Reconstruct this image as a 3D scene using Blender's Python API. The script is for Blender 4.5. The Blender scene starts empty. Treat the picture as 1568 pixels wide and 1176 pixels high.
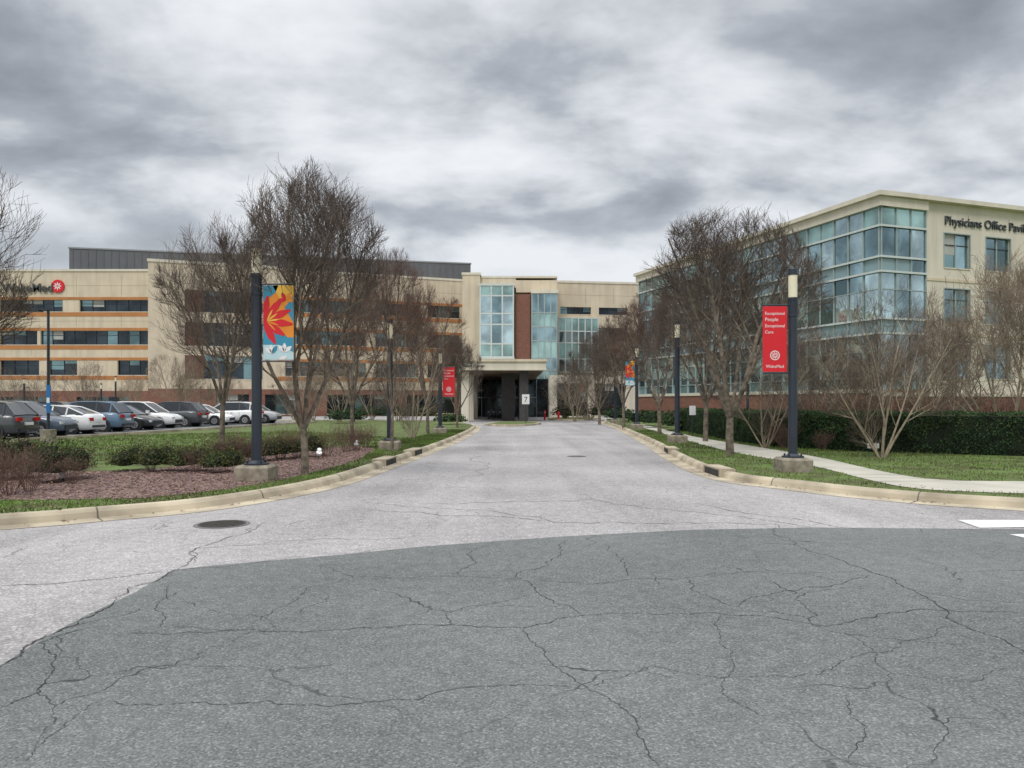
import bpy, math, random
from mathutils import Vector, Matrix, noise
R=random.Random(7)
F=1150.0; HZ=618.0; CX=784.0; CH=1.7
def G(x,y,z=0.0):
    d=(CH-z)*F/(y-HZ); return ((x-CX)*d/F, d)
def XX(px,d): return (px-CX)*d/F
def ZZ(py,d): return CH+(HZ-py)*d/F
scene=bpy.context.scene
col=scene.collection
# ---------------------------------------------------------------- materials
def newmat(name):
    m=bpy.data.materials.new(name); m.use_nodes=True
    nt=m.node_tree; b=nt.nodes['Principled BSDF']; return m,nt,b
def M(name,c,rough=.8,var=.2,scale=3.0,bump=0.0,bscale=40.0,metal=0.0,spec=.4,c2=None,stain=0):
    m,nt,b=newmat(name); N=nt.nodes; L=nt.links
    b.inputs['Roughness'].default_value=rough; b.inputs['Metallic'].default_value=metal
    b.inputs['Specular IOR Level'].default_value=spec
    tc=N.new('ShaderNodeTexCoord')
    n1=N.new('ShaderNodeTexNoise'); n1.inputs['Scale'].default_value=scale; n1.inputs['Detail'].default_value=3
    L.new(tc.outputs['Object'],n1.inputs['Vector'])
    r=N.new('ShaderNodeValToRGB'); e=r.color_ramp.elements
    a=c if c2 is None else c2
    e[0].position=.32; e[1].position=.68
    e[0].color=(*[max(0,v*(1-var)) for v in a],1); e[1].color=(*[v*(1+var) for v in c],1)
    L.new(n1.outputs['Fac'],r.inputs['Fac']); outc=r.outputs['Color']
    if stain:   # rain streaks on precast: noise stretched vertically
        mp=N.new('ShaderNodeMapping'); mp.inputs['Scale'].default_value=(1.6,1.6,.16); L.new(tc.outputs['Object'],mp.inputs['Vector'])
        n3=N.new('ShaderNodeTexNoise'); n3.inputs['Scale'].default_value=1.0; n3.inputs['Detail'].default_value=4; L.new(mp.outputs[0],n3.inputs['Vector'])
        mr=N.new('ShaderNodeMapRange'); mr.inputs['From Min'].default_value=.4; mr.inputs['From Max'].default_value=.7; mr.inputs['To Min'].default_value=1; mr.inputs['To Max'].default_value=1-stain
        L.new(n3.outputs['Fac'],mr.inputs['Value'])
        mx=N.new('ShaderNodeMixRGB'); mx.blend_type='MULTIPLY'; mx.inputs['Fac'].default_value=1; L.new(outc,mx.inputs['Color1']); L.new(mr.outputs[0],mx.inputs['Color2']); outc=mx.outputs['Color']
    L.new(outc,b.inputs['Base Color'])
    if bump>0:
        n2=N.new('ShaderNodeTexNoise'); n2.inputs['Scale'].default_value=bscale; n2.inputs['Detail'].default_value=3
        L.new(tc.outputs['Object'],n2.inputs['Vector'])
        bp=N.new('ShaderNodeBump'); bp.inputs['Strength'].default_value=bump; bp.inputs['Distance'].default_value=.02
        L.new(n2.outputs['Fac'],bp.inputs['Height']); L.new(bp.outputs['Normal'],b.inputs['Normal'])
    return m
def asphalt(name,c,crackscale,crackamt,speck,gs=1.0,tracks=0.0):
    m,nt,b=newmat(name); N=nt.nodes; L=nt.links
    b.inputs['Roughness'].default_value=.9; b.inputs['Specular IOR Level'].default_value=.2
    tc=N.new('ShaderNodeTexCoord')
    def noi(s,d=5,v=None):
        n=N.new('ShaderNodeTexNoise'); n.inputs['Scale'].default_value=s; n.inputs['Detail'].default_value=d
        L.new(v if v else tc.outputs['Object'],n.inputs['Vector']); return n
    def math_(op,a,bb,cl=False):
        n=N.new('ShaderNodeMath'); n.operation=op; n.use_clamp=cl
        for i,v in enumerate((a,bb)):
            if isinstance(v,(int,float)): n.inputs[i].default_value=v
            else: L.new(v,n.inputs[i])
        return n.outputs[0]
    big=noi(.3,5); mid=noi(6,4); fine=noi(75*gs,2)
    t=math_('MULTIPLY',math_('SUBTRACT',big.outputs['Fac'],.5),.9)
    t=math_('ADD',t,math_('MULTIPLY',math_('SUBTRACT',mid.outputs['Fac'],.5),.5))
    t=math_('ADD',t,math_('MULTIPLY',math_('SUBTRACT',fine.outputs['Fac'],.5),speck*2.0))
    vs=N.new('ShaderNodeTexVoronoi'); vs.inputs['Scale'].default_value=85*gs; L.new(tc.outputs['Object'],vs.inputs['Vector'])
    sc_=N.new('ShaderNodeSeparateColor'); L.new(vs.outputs['Color'],sc_.inputs[0])
    t=math_('ADD',t,math_('MULTIPLY',math_('SUBTRACT',math_('POWER',sc_.outputs[0],4.0),.2),speck*1.0))
    if tracks:
        mp=N.new('ShaderNodeMapping'); mp.inputs['Scale'].default_value=(1.1,.05,1); L.new(tc.outputs['Object'],mp.inputs['Vector'])
        tr=noi(1.0,3,mp.outputs[0]); t=math_('ADD',t,math_('MULTIPLY',math_('SUBTRACT',tr.outputs['Fac'],.5),tracks))
    t=math_('ADD',t,1.0)
    add=N.new('ShaderNodeMixRGB'); add.blend_type='ADD'; add.inputs['Fac'].default_value=1
    w=noi(2.2,3); sc=N.new('ShaderNodeMixRGB'); sc.blend_type='MULTIPLY'; sc.inputs['Fac'].default_value=1; sc.inputs['Color2'].default_value=(.5,.5,0,1)
    L.new(w.outputs['Color'],sc.inputs['Color1']); L.new(tc.outputs['Object'],add.inputs['Color1']); L.new(sc.outputs['Color'],add.inputs['Color2'])
    v=N.new('ShaderNodeTexVoronoi'); v.feature='DISTANCE_TO_EDGE'; v.inputs['Scale'].default_value=crackscale; L.new(add.outputs['Color'],v.inputs['Vector'])
    mr=N.new('ShaderNodeMapRange'); mr.inputs['From Min'].default_value=.0025*crackscale; mr.inputs['From Max'].default_value=.007*crackscale
    mr.inputs['To Min'].default_value=1; mr.inputs['To Max'].default_value=0; L.new(v.outputs['Distance'],mr.inputs['Value'])
    msk=N.new('ShaderNodeMapRange'); msk.inputs['From Min'].default_value=.46; msk.inputs['From Max'].default_value=.58
    mn=noi(.6,2); L.new(mn.outputs['Fac'],msk.inputs['Value'])
    cr=math_('MULTIPLY',math_('MULTIPLY',mr.outputs[0],msk.outputs[0]),crackamt)
    t=math_('MULTIPLY',t,math_('SUBTRACT',1.0,cr))
    mx=N.new('ShaderNodeMixRGB'); mx.blend_type='MULTIPLY'; mx.inputs['Fac'].default_value=1; mx.inputs['Color1'].default_value=(*c,1)
    L.new(t,mx.inputs['Color2']); L.new(mx.outputs['Color'],b.inputs['Base Color'])
    bp=N.new('ShaderNodeBump'); bp.inputs['Strength'].default_value=.5; bp.inputs['Distance'].default_value=.01
    L.new(fine.outputs['Fac'],bp.inputs['Height']); L.new(bp.outputs['Normal'],b.inputs['Normal'])
    return m
def brickmat(name,c,mortar):
    m,nt,b=newmat(name); N=nt.nodes; L=nt.links; b.inputs['Roughness'].default_value=.9
    tc=N.new('ShaderNodeTexCoord'); sp=N.new('ShaderNodeSeparateXYZ'); L.new(tc.outputs['Object'],sp.inputs[0])
    ad=N.new('ShaderNodeMath'); ad.operation='ADD'; L.new(sp.outputs[0],ad.inputs[0]); L.new(sp.outputs[1],ad.inputs[1])
    cb=N.new('ShaderNodeCombineXYZ'); L.new(ad.outputs[0],cb.inputs[0]); L.new(sp.outputs[2],cb.inputs[1])
    bt=N.new('ShaderNodeTexBrick'); bt.inputs['Scale'].default_value=2.0
    bt.inputs['Color1'].default_value=(*c,1); bt.inputs['Color2'].default_value=(*[v*.7 for v in c],1); bt.inputs['Mortar'].default_value=(*mortar,1)
    bt.inputs['Mortar Size'].default_value=.012
    L.new(cb.outputs[0],bt.inputs['Vector']); L.new(bt.outputs['Color'],b.inputs['Base Color']); return m
def leafmat(name,c,var=.45,scale=1.6):
    return M(name,c,.75,var,scale,spec=.2)
def glass(name,c,metal=.75,rough=.04,bmp=.08):
    m,nt,b=newmat(name); N=nt.nodes; L=nt.links
    b.inputs['Roughness'].default_value=rough; b.inputs['Metallic'].default_value=metal
    tc=N.new('ShaderNodeTexCoord'); n=N.new('ShaderNodeTexNoise'); n.inputs['Scale'].default_value=.35; n.inputs['Detail'].default_value=3
    L.new(tc.outputs['Object'],n.inputs['Vector'])
    r=N.new('ShaderNodeValToRGB'); e=r.color_ramp.elements; e[0].position=.38; e[1].position=.62
    e[0].color=(*[v*.6 for v in c],1); e[1].color=(*[min(1,v*1.3) for v in c],1)
    L.new(n.outputs['Fac'],r.inputs['Fac']); L.new(r.outputs['Color'],b.inputs['Base Color'])
    n2=N.new('ShaderNodeTexNoise'); n2.inputs['Scale'].default_value=.9; L.new(tc.outputs['Object'],n2.inputs['Vector'])
    bp=N.new('ShaderNodeBump'); bp.inputs['Strength'].default_value=bmp; bp.inputs['Distance'].default_value=.1
    L.new(n2.outputs['Fac'],bp.inputs['Height']); L.new(bp.outputs['Normal'],b.inputs['Normal'])
    return m
A_new=asphalt('asphalt_patch',(.172,.180,.173),.75,.65,.7)
A_old=asphalt('asphalt_old',(.375,.357,.350),1.3,.45,.6,.6,.55)
A_lot=asphalt('asphalt_lot',(.20,.20,.205),.6,.3,.5)
CRACK_DRAIN=M('crack_and_drain_shade',(.045,.045,.045),.95,.3)
CRACKL=M('crack_soft',(.18,.175,.17),.95,.2)
CONC=M('curb_concrete',(.52,.45,.33),.85,.22,1.2,.3,60,c2=(.39,.33,.24))
WALK=M('sidewalk_concrete',(.53,.50,.42),.85,.12,1.0,.2,60)
JOINT=M('joint_dark',(.12,.11,.09),.9,.2)
GRASS=M('grass',(.105,.155,.038),.9,.30,1.3,.6,60,c2=(.125,.13,.05))
BLADE=M('grass_blade',(.115,.19,.04),.8,.4,.8,spec=.2,c2=(.15,.155,.06))
MULCH=M('mulch',(.25,.165,.145),.95,.45,9.0,1.0,30,c2=(.15,.10,.09))
BEIGE=M('precast_beige',(.66,.565,.42),.85,.06,.5,stain=.16)
BEIGE2=M('precast_light',(.70,.645,.53),.85,.05,.5,stain=.12)
ORANGE=M('terracotta_band',(.46,.20,.07),.8,.12,.6)
GREY=M('metal_penthouse',(.12,.125,.135),.6,.10,.3)
BRICK=brickmat('brick_red',(.25,.10,.065),(.3,.24,.2))
BRICKD=brickmat('brick_brown',(.14,.06,.042),(.18,.13,.10))
WHITEF=M('mullion_white',(.58,.63,.61),.4,.05)
FRAME=M('mullion_grey',(.34,.41,.40),.4,.05)
DARKF=M('frame_dark',(.035,.04,.045),.4,.1)
GL1=glass('glass_a',(.26,.38,.41),.85,.03,.14); GL2=glass('glass_b',(.44,.57,.59),.85,.03,.14); GL3=glass('glass_teal',(.33,.50,.48),.5,.15)
GL4=glass('glass_c',(.13,.21,.23),.85,.03,.14)
GLS=M('glass_spandrel',(.22,.33,.35),.25,.1,.6,spec=.8)
GLD=glass('glass_dark',(.045,.06,.07),.7,.06); GLM=glass('glass_mid',(.17,.27,.28),.7,.08)
BLIND=M('blinds',(.42,.43,.40),.6,.1)
ROOFM=M('roof_membrane',(.35,.34,.32),.9,.1)
POST=M('lamp_paint',(.018,.026,.040),.38,.15,2.0,spec=.6)
LENS=M('lamp_lens',(.80,.74,.54),.35,.05)
PLINTH=M('plinth_concrete',(.27,.235,.18),.9,.35,6.0,.5,50)
RED=M('banner_red',(.66,.018,.028),.55,.04,1.0)
WHITE=M('white_paint',(.78,.78,.76),.6,.04,4.0)
ROADWH=M('road_marking',(.78,.78,.76),.8,.14,9.0)
TEAL=M('banner_teal',(.05,.27,.40),.6,.08); ORG=M('banner_orange',(.80,.27,.03),.6,.08); YEL=M('banner_yellow',(.85,.5,.07),.6,.06)
PALE=M('banner_pale',(.50,.68,.72),.6,.06)
BARK=M('bark',(.19,.155,.118),.9,.35,7.0,c2=(.12,.098,.078))
BARKL=M('bark_light',(.32,.26,.19),.9,.25,6.0)
TWIG=M('twig',(.128,.098,.080),.9,.3,2.0); TWIGR=M('twig_red',(.15,.09,.07),.9,.3,2.0); TWIGL=M('twig_tan',(.28,.22,.16),.9,.3,2.0)
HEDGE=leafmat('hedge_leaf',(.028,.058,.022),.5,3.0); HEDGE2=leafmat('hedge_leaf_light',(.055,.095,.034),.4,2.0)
BOX=leafmat('boxwood_leaf',(.095,.125,.035),.4,3.0); BOX2=leafmat('boxwood_brown',(.14,.10,.05),.4,3.0)
PURP=leafmat('shrub_purple',(.09,.04,.05),.4,3.0)
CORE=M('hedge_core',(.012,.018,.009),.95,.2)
TYRE=M('tyre',(.02,.02,.02),.8,.1); RIM=M('rim',(.45,.45,.46),.35,.1,metal=.6)
CGL=M('car_glass',(.02,.025,.03),.06,.1,spec=1.0)
TAIL=M('tail_light',(.45,.01,.01),.2,.1); HEAD=M('head_light',(.6,.62,.62),.15,.1)
IRON=M('cast_iron',(.06,.053,.045),.7,.3,20,.8,60)
SIGNG=M('sign_letters',(.06,.07,.07),.5,.1)
BLUE=M('sign_blue',(.02,.16,.42),.5,.05)
# ---------------------------------------------------------------- mesh builder
class MB:
    def __init__(s): s.v=[]; s.f=[]; s.mi=[]; s.mats=[]
    def mid(s,m):
        if m not in s.mats: s.mats.append(m)
        return s.mats.index(m)
    def add(s,vs,fs,m):
        o=len(s.v); s.v.extend([tuple(v) for v in vs]); i=s.mid(m)
        for f in fs: s.f.append([a+o for a in f]); s.mi.append(i)
    def prism(s,pts,z0,z1,m):
        n=len(pts); vs=[(x,y,z0) for x,y in pts]+[(x,y,z1) for x,y in pts]
        fs=[[i,(i+1)%n,n+(i+1)%n,n+i] for i in range(n)]+[list(range(n-1,-1,-1)),list(range(n,2*n))]
        s.add(vs,fs,m)
    def box(s,x0,x1,y0,y1,z0,z1,m): s.prism([(x0,y0),(x1,y0),(x1,y1),(x0,y1)],z0,z1,m)
    def cyl(s,p,q,r0,r1,m,n=12,caps=True):
        p=Vector(p); q=Vector(q); d=(q-p).normalized()
        a=d.orthogonal().normalized(); b=d.cross(a)
        vs=[];
        for c,r in ((p,r0),(q,r1)):
            for i in range(n):
                t=2*math.pi*i/n; vs.append(c+a*math.cos(t)*r+b*math.sin(t)*r)
        fs=[[i,(i+1)%n,n+(i+1)%n,n+i] for i in range(n)]
        if caps: fs+=[list(range(n-1,-1,-1)),list(range(n,2*n))]
        s.add(vs,fs,m)
    def obj(s,name,parent=None,smooth=False,link=True):
        me=bpy.data.meshes.new(name); me.from_pydata(s.v,[],s.f)
        for m in s.mats: me.materials.append(m)
        me.polygons.foreach_set('material_index',s.mi)
        if smooth: me.polygons.foreach_set('use_smooth',[True]*len(s.f))
        me.update()
        if not link: return me
        o=bpy.data.objects.new(name,me); col.objects.link(o)
        if parent: o.parent=parent
        return o
def empty(name,loc=(0,0,0)):
    e=bpy.data.objects.new(name,None); e.empty_display_size=.3; e.location=loc; col.objects.link(e); return e
def recalc(me):
    import bmesh
    bm=bmesh.new(); bm.from_mesh(me); bmesh.ops.recalc_face_normals(bm,faces=bm.faces); bm.to_mesh(me); bm.free()
def smoothpts(P,k=8):
    out=[]
    for i in range(len(P)-1):
        p0=P[max(0,i-1)];p1=P[i];p2=P[i+1];p3=P[min(len(P)-1,i+2)]
        for j in range(k):
            t=j/k
            out.append(tuple(.5*((2*p1[a])+(-p0[a]+p2[a])*t+(2*p0[a]-5*p1[a]+4*p2[a]-p3[a])*t*t+(-p0[a]+3*p1[a]-3*p2[a]+p3[a])*t**3) for a in (0,1)))
    out.append(P[-1]); return out
def offset(P,o):
    r=[]
    for i in range(len(P)):
        a=P[max(0,i-1)];b=P[min(len(P)-1,i+1)]
        dx,dy=b[0]-a[0],b[1]-a[1]; l=math.hypot(dx,dy) or 1
        r.append((P[i][0]-dy/l*o,P[i][1]+dx/l*o))
    return r
def flat(name,pts,z,m,tri=True):
    import bmesh
    me=bpy.data.meshes.new(name); bm=bmesh.new()
    f=bm.faces.new([bm.verts.new((x,y,z)) for x,y in pts]); f.normal_update()
    if f.normal.z<0: f.normal_flip()
    bmesh.ops.triangulate(bm,faces=[f]); bm.to_mesh(me); bm.free(); me.materials.append(m)
    o=bpy.data.objects.new(name,me); col.objects.link(o); return o
def inside(p,poly):
    x,y=p; c=False; n=len(poly); j=n-1
    for i in range(n):
        xi,yi=poly[i]; xj,yj=poly[j]
        if (yi>y)!=(yj>y) and x<(xj-xi)*(y-yi)/(yj-yi)+xi: c=not c
        j=i
    return c
# ---------------------------------------------------------------- ground
gm=MB(); gm.add([(-2500,-2500,-.03),(2500,-2500,-.03),(2500,2500,-.03),(-2500,2500,-.03)],[[0,1,2,3]],GRASS); gm.obj('ground')
flat('road',[(-70,-12),(70,-12),(70,101),(-70,101)],0,A_old)
patch=[G(-140,1090),G(0,1020),G(40,995),G(90,965),G(130,944),G(170,925),G(210,906),G(250,882),G(265,873),G(330,866),G(400,860),G(520,850),G(640,838),G(760,829),G(860,822),G(1050,812),G(1240,808),G(1600,811),G(1900,815),(30,1.5),(30,-8),(-12,-8)]
flat('asphalt_patch',patch,.004,A_new)
LC=[(-40,-2),(-22,2.6),(-12,6.9),(-6.87,10.08),(-6.0,10.74),(-4.9,11.7),(-4.2,12.95),(-3.65,14.6),(-3.3,16.6),(-3.05,20.15),(-2.8,23.8),(-2.46,30),(-2.17,39),(-2.1,49),(-2.6,57),(-5.5,66),(-12,70.5),(-25,72),(-69,73)]
RC=[(40,-1),(25,4.8),(14,9.2),(8.1,11.85),(6.3,13.3),(5.3,14.9),(4.55,16.4),(4.4,18.8),(4.75,23.8),(5.5,31.5),(6.2,40.7),(7.0,52),(7.4,60),(8.2,70),(10,78),(16,83),(40,86),(69,88)]
LCs=smoothpts(LC,10); RCs=smoothpts(RC,10)
def kerb(name,P,side):
    prof=[(0,.006),(.38,.012),(.41,.10),(.45,.145),(.50,.155),(.58,.155),(.60,.10)]
    rows=[offset(P,o*side) for o,z in prof]
    mb=MB(); n=len(P); vs=[(x,y,prof[k][1]) for k in range(len(prof)) for x,y in rows[k]]
    fs=[]
    for k in range(len(prof)-1):
        for i in range(n-1):
            fs.append([k*n+i,k*n+i+1,(k+1)*n+i+1,(k+1)*n+i])
    mb.add(vs,fs,CONC)
    acc=0
    for i in range(1,n):
        acc+=math.hypot(P[i][0]-P[i-1][0],P[i][1]-P[i-1][1])
        if acc>3.0:
            acc=0; tx,ty=P[i][0]-P[i-1][0],P[i][1]-P[i-1][1]; l=math.hypot(tx,ty); tx/=l;ty/=l
            w=.009
            vv=[]
            for k in range(len(prof)-1):
                x,y=rows[k][i]; z=prof[k][1]+.004
                ox=-.004 if 1<=k<=3 else 0
                nx,ny=-ty*side*ox,tx*side*ox
                vv+=[(x-tx*w+nx,y-ty*w+ny,z),(x+tx*w+nx,y+ty*w+ny,z)]
            mb.add(vv,[[2*k,2*k+1,2*k+3,2*k+2] for k in range(len(prof)-2)],JOINT)
    o=mb.obj(name,smooth=False); recalc(o.data); return rows
rl=kerb('kerb',LCs,1); rr=kerb('kerb',RCs,-1)
VL=rl[5]+[(-69,110),(-120,110),(-120,-5)]
VR=rr[5]+[(110,90),(110,-1)]
flat('lawn',VL,.13,GRASS); flat('lawn',VR,.13,GRASS)
LOT=[(-20.3,30.5),(-18.2,46),(-16.2,62),(-20,66),(-75,68),(-75,28)]
flat('parking_lot',LOT,.136,A_lot)
k=MB()
for a,b in zip(LOT[:4],LOT[1:5]):
    p=Vector((*a,.19)); q=Vector((*b,.19)); d=(q-p).normalized(); nn=Vector((-d.y,d.x,0))*.08
    k.prism([tuple((p+nn)[:2]),tuple((p-nn)[:2]),tuple((q-nn)[:2]),tuple((q+nn)[:2])],.13,.26,CONC)
k.obj('parking_kerb')
MUL=[G(-200,775,.13),G(-50,768,.13),G(130,765,.13),G(230,762,.13),G(340,750,.13),G(440,733,.13),G(520,713,.13),G(556,700,.13),G(575,688,.13),G(540,684,.13),G(470,688,.13),G(420,694,.13),G(350,705,.13),G(250,717,.13),G(150,722,.13),G(60,722,.13),G(-200,716,.13)]
MUL=smoothpts(MUL+[MUL[0]],5)[:-1]
flat('mulch_bed',MUL,.137,MULCH)
mb=MB()
def scatter(poly,n,fn,rr_=R):
    xs=[p[0] for p in poly]; ys=[p[1] for p in poly]; x0,x1,y0,y1=min(xs),max(xs),min(ys),max(ys); c=0;t=0
    while c<n and t<n*30:
        t+=1; p=(rr_.uniform(x0,x1),rr_.uniform(y0,y1))
        if inside(p,poly): fn(p); c+=1
CH1=M('chip_a',(.28,.18,.155),.9,.3); CH2=M('chip_b',(.14,.085,.075),.9,.3); CH3=M('leaf_litter',(.38,.25,.15),.9,.3)
def chip(p):
    s=R.uniform(.015,.04); a=R.uniform(0,6.28); z=.14+R.uniform(0,.03); t=R.uniform(-.5,.5)
    ca,sa=math.cos(a)*s,math.sin(a)*s
    mb.add([(p[0]+ca,p[1]+sa,z+t*s),(p[0]-sa*.5,p[1]+ca*.5,z+.01),(p[0]-ca,p[1]-sa,z-t*s*.3),(p[0]+sa*.5,p[1]-ca*.5,z+.004)],[[0,1,2,3]],R.choice([CH1,CH1,CH2,CH2,CH3]))
scatter(MUL,14000,chip); mb.obj('mulch_chips')
mb=MB()
def litter(P,side,n,lo,hi):
    for _ in range(n):
        i=R.randrange(len(P)-1); o=R.uniform(lo,hi)
        if not(8<P[i][1]<40): continue
        a=Vector(P[i]); b=Vector(P[i+1]); d=(b-a).normalized(); q=a.lerp(b,R.random())+Vector((-d.y,d.x))*side*o
        z=.02 if o<.38 else .16; s=R.uniform(.012,.03); t=R.uniform(0,6.28); c_,s_=math.cos(t)*s,math.sin(t)*s
        mb.add([(q.x+c_,q.y+s_,z),(q.x-s_*.5,q.y+c_*.5,z+.008),(q.x-c_,q.y-s_,z),(q.x+s_*.5,q.y-c_*.5,z+.012)],[[0,1,2,3]],R.choice([CH3,CH1,CH2]))
litter(LCs,1,1500,.62,1.8); litter(RCs,-1,700,.62,1.5); litter(LCs,1,260,.15,.38); litter(RCs,-1,260,.15,.38)
mb.obj('leaf_litter')
mb=MB()
WU=[(985,650),(1060,668),(1150,683),(1250,700),(1350,722),(1440,735),(1600,738),(1800,742)]
WL=[(985,655),(1060,677),(1130,694),(1240,713),(1330,735),(1400,748),(1500,754),(1620,757),(1800,760)]
ws=smoothpts([G(x,y,.13) for x,y in WU],6)+smoothpts([G(x,y,.13) for x,y in WL[::-1]],6)
WS=ws
flat('sidewalk',WS,.139,WALK)
def blade(p):
    if inside(p,MUL) or inside(p,WS): return
    if noise.noise(Vector((p[0]*.9,p[1]*.9,0)))<-.25 and R.random()<.7: return
    h=R.uniform(.02,.06)*(1.0 if p[1]<22 else 1.5); a=R.uniform(0,6.28); w=.006*(1+p[1]/12)
    dx,dy=math.cos(a)*w,math.sin(a)*w; lx,ly=R.uniform(-.03,.03),R.uniform(-.03,.03)
    mb.add([(p[0]-dx,p[1]-dy,.13),(p[0]+dx,p[1]+dy,.13),(p[0]+lx,p[1]+ly,.13+h)],[[0,1,2]],BLADE)
scatter([p for p in rl[5] if 8<p[1]<45]+[(-3.6,45),(-5.0,28),(-5.5,20),(-7,13.5),(-11,10.5)],26000,blade)
scatter([p for p in rr[5] if 8<p[1]<45]+[(11,45),(9.5,28),(15,21.5),(20,18)],26000,blade)
scatter([G(-50,722,.13),G(560,700,.13),G(640,672,.13),G(450,660,.13),G(0,672,.13)],20000,blade)
mb.obj('grass')
mb=MB()
wu=smoothpts([G(x,y,.13) for x,y in WU],6); wl=smoothpts([G(x,y,.13) for x,y in WL],6)
for i in range(2,len(wu)-1,3):
    a=Vector(wu[i]); 
    b=min((Vector(q) for q in wl),key=lambda q:(q-a).length)
    d=(b-a).normalized(); n=Vector((-d.y,d.x))*.012
    mb.add([(*(a+n),.142),(*(a-n),.142),(*(b-n),.142),(*(b+n),.142)],[[0,1,2,3]],JOINT)
mb.obj('sidewalk_joints')
mb=MB()
def crack(pts,w=.010,z=.008,m=CRACK_DRAIN):
    P=[Vector(G(x,y)) for x,y in pts]
    for it in range(5):
        Q=[P[0]]
        for a,b in zip(P[:-1],P[1:]):
            l=(b-a).length; m_=(a+b)/2; n=Vector((-(b-a).y,(b-a).x)).normalized()
            Q+= [m_+n*R.uniform(-1,1)*l*(.10 if it<2 else .17), b]
        P=Q
    n=len(P); vs=[]
    for i,p in enumerate(P):
        d=(P[min(n-1,i+1)]-P[max(0,i-1)]).normalized(); t=min(1,min(i,n-1-i)/8+.25)
        ww=w*t*R.uniform(.3,1.2); nn=Vector((-d.y,d.x))*ww*.5
        vs+=[(*(p+nn),z),(*(p-nn),z)]
    mb.add(vs,[[2*i,2*i+1,2*i+3,2*i+2] for i in range(n-1)],m)
k_=.65
for c,w in [([(180,975),(380,965),(480,968),(620,958),(800,963),(900,943),(1100,940),(1270,960),(1400,935),(1568,940)],.013),
 ([(800,963),(835,1000),(870,1035),(900,1055),(960,1090),(1010,1176)],.010),([(0,1085),(60,1062),(85,1010),(60,985),(150,960)],.014),
 ([(150,1075),(330,1080),(480,1080),(640,1073),(700,1055),(900,1055)],.010),([(1190,800),(1240,845),(1330,875),(1400,905),(1480,960),(1568,1000)],.016),
 ([(865,828),(860,850),(790,880),(820,905),(900,943)],.012),([(1050,885),(1060,905),(1130,930),(1200,905),(1330,880)],.012),
 ([(480,865),(540,885),(700,883),(790,888),(1060,885),(1330,876)],.010),([(900,1055),(1000,1020),(1100,1040),(1250,1035),(1330,1000),(1480,960)],.008),
 ([(705,883),(715,850),(740,838)],.012),([(1100,940),(1120,1010),(1105,1060),(1180,1100)],.007),([(1290,1060),(1310,1176)],.007),
 ([(540,885),(470,900),(380,965)],.009),([(30,1176),(90,1120),(150,1075)],.007),([(250,895),(240,930),(245,960),(380,965)],.009),
 ([(1400,905),(1480,920),(1568,925)],.010),([(930,830),(950,860),(960,885)],.010)]: crack(c,w*k_)
for c,w in [([(0,1024),(90,968),(170,928),(250,884),(265,875)],.014),([(265,875),(400,861),(640,839)],.008)]: crack(c,w)
for c,w in [([(262,874),(300,840),(420,800)],.016),([(560,768),(850,800),(1240,808)],.02),([(620,772),(900,765),(1130,790),(1240,808)],.02),([(0,897),(120,890),(262,874)],.016),([(550,782),(700,790),(840,798)],.025),([(1060,770),(1250,800),(1330,815)],.02),([(700,740),(730,700),(760,670)],.02),([(300,862),(300,840),(640,820)],.012)]: crack(c,w,.004,CRACKL)
mb.obj('road_cracks')
mb=MB()
for q in ([(1466,797),(1640,797),(1660,807),(1500,809)],[(1545,819),(1680,817),(1720,828),(1590,829)]):
    p=[G(*a) for a in q]; mb.add([(x,y,.009) for x,y in p],[[0,1,2,3]],ROADWH)
o=mb.obj('crosswalk_marking'); recalc(o.data)
def manhole(px,py,r,m2=IRON):
    x,y=G(px,py); mb=MB(); mb.cyl((x,y,0),(x,y,.007),r*1.18,r*1.18,CRACKL,32); mb.cyl((x,y,0),(x,y,.012),r,r,m2,32)
    for i in range(-3,4):
        w=math.sqrt(max(0,r*r*.8-(i*r/4)**2)); mb.box(x-w,x+w,y+i*r/4-.012,y+i*r/4+.012,.0125,.017,m2)
    mb.obj('manhole_cover')
manhole(340,803,.32); manhole(883,699,.27,M('cast_iron_worn',(.18,.17,.16),.8,.2,20))
def inlet(px,py,L,P,side):
    x,y=G(px,py); i=min(range(len(P)),key=lambda k:(P[k][0]-x)**2+(P[k][1]-y)**2)
    a=Vector(P[i-1]); b=Vector(P[i+1]); d=(b-a).normalized(); n=Vector((-d.y,d.x))*side; c=Vector(P[i])
    mb=MB()
    def ob(u0,u1,n0,n1,z0,z1,m): mb.prism([tuple(c+d*u+n*v) for u,v in ((u0,n0),(u1,n0),(u1,n1),(u0,n1))],z0,z1,m)
    ob(-L/2,L/2,.36,.72,.165,.20,CONC); ob(-L/2,L/2,.355,.70,.015,.165,CRACK_DRAIN)  # solid dark box in the drain mouth, its colour standing for the shade inside
    ob(-L/2-.1,-L/2,.35,.72,.0,.202,CONC); ob(L/2,L/2+.1,.35,.72,.0,.202,CONC)
    o=mb.obj('storm_drain'); recalc(o.data)
inlet(1075,728,1.2,RCs,-1); inlet(612,712,1.2,LCs,1); inlet(1005,694,1.3,RCs,-1); inlet(655,697,1.3,LCs,1)
def island(pts):
    isl=smoothpts(pts+[pts[0]],6)[:-1]; cx=sum(p[0] for p in isl)/len(isl); cy=sum(p[1] for p in isl)/len(isl)
    mb=MB(); mb.prism(isl,0,.15,CONC); o=mb.obj('island_kerb'); recalc(o.data)
    flat('island_lawn',[(cx+(x-cx)*.88,cy+(y-cy)*.92) for x,y in isl],.156,GRASS)
island([(-2.2,58),(-.5,55.5),(1.2,57),(2.4,62),(1.5,66),(-1,65)])
island([(3.9,78),(4.5,75.5),(7.0,74.5),(8.6,79),(9.5,84),(7,86),(4.2,84)])
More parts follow.
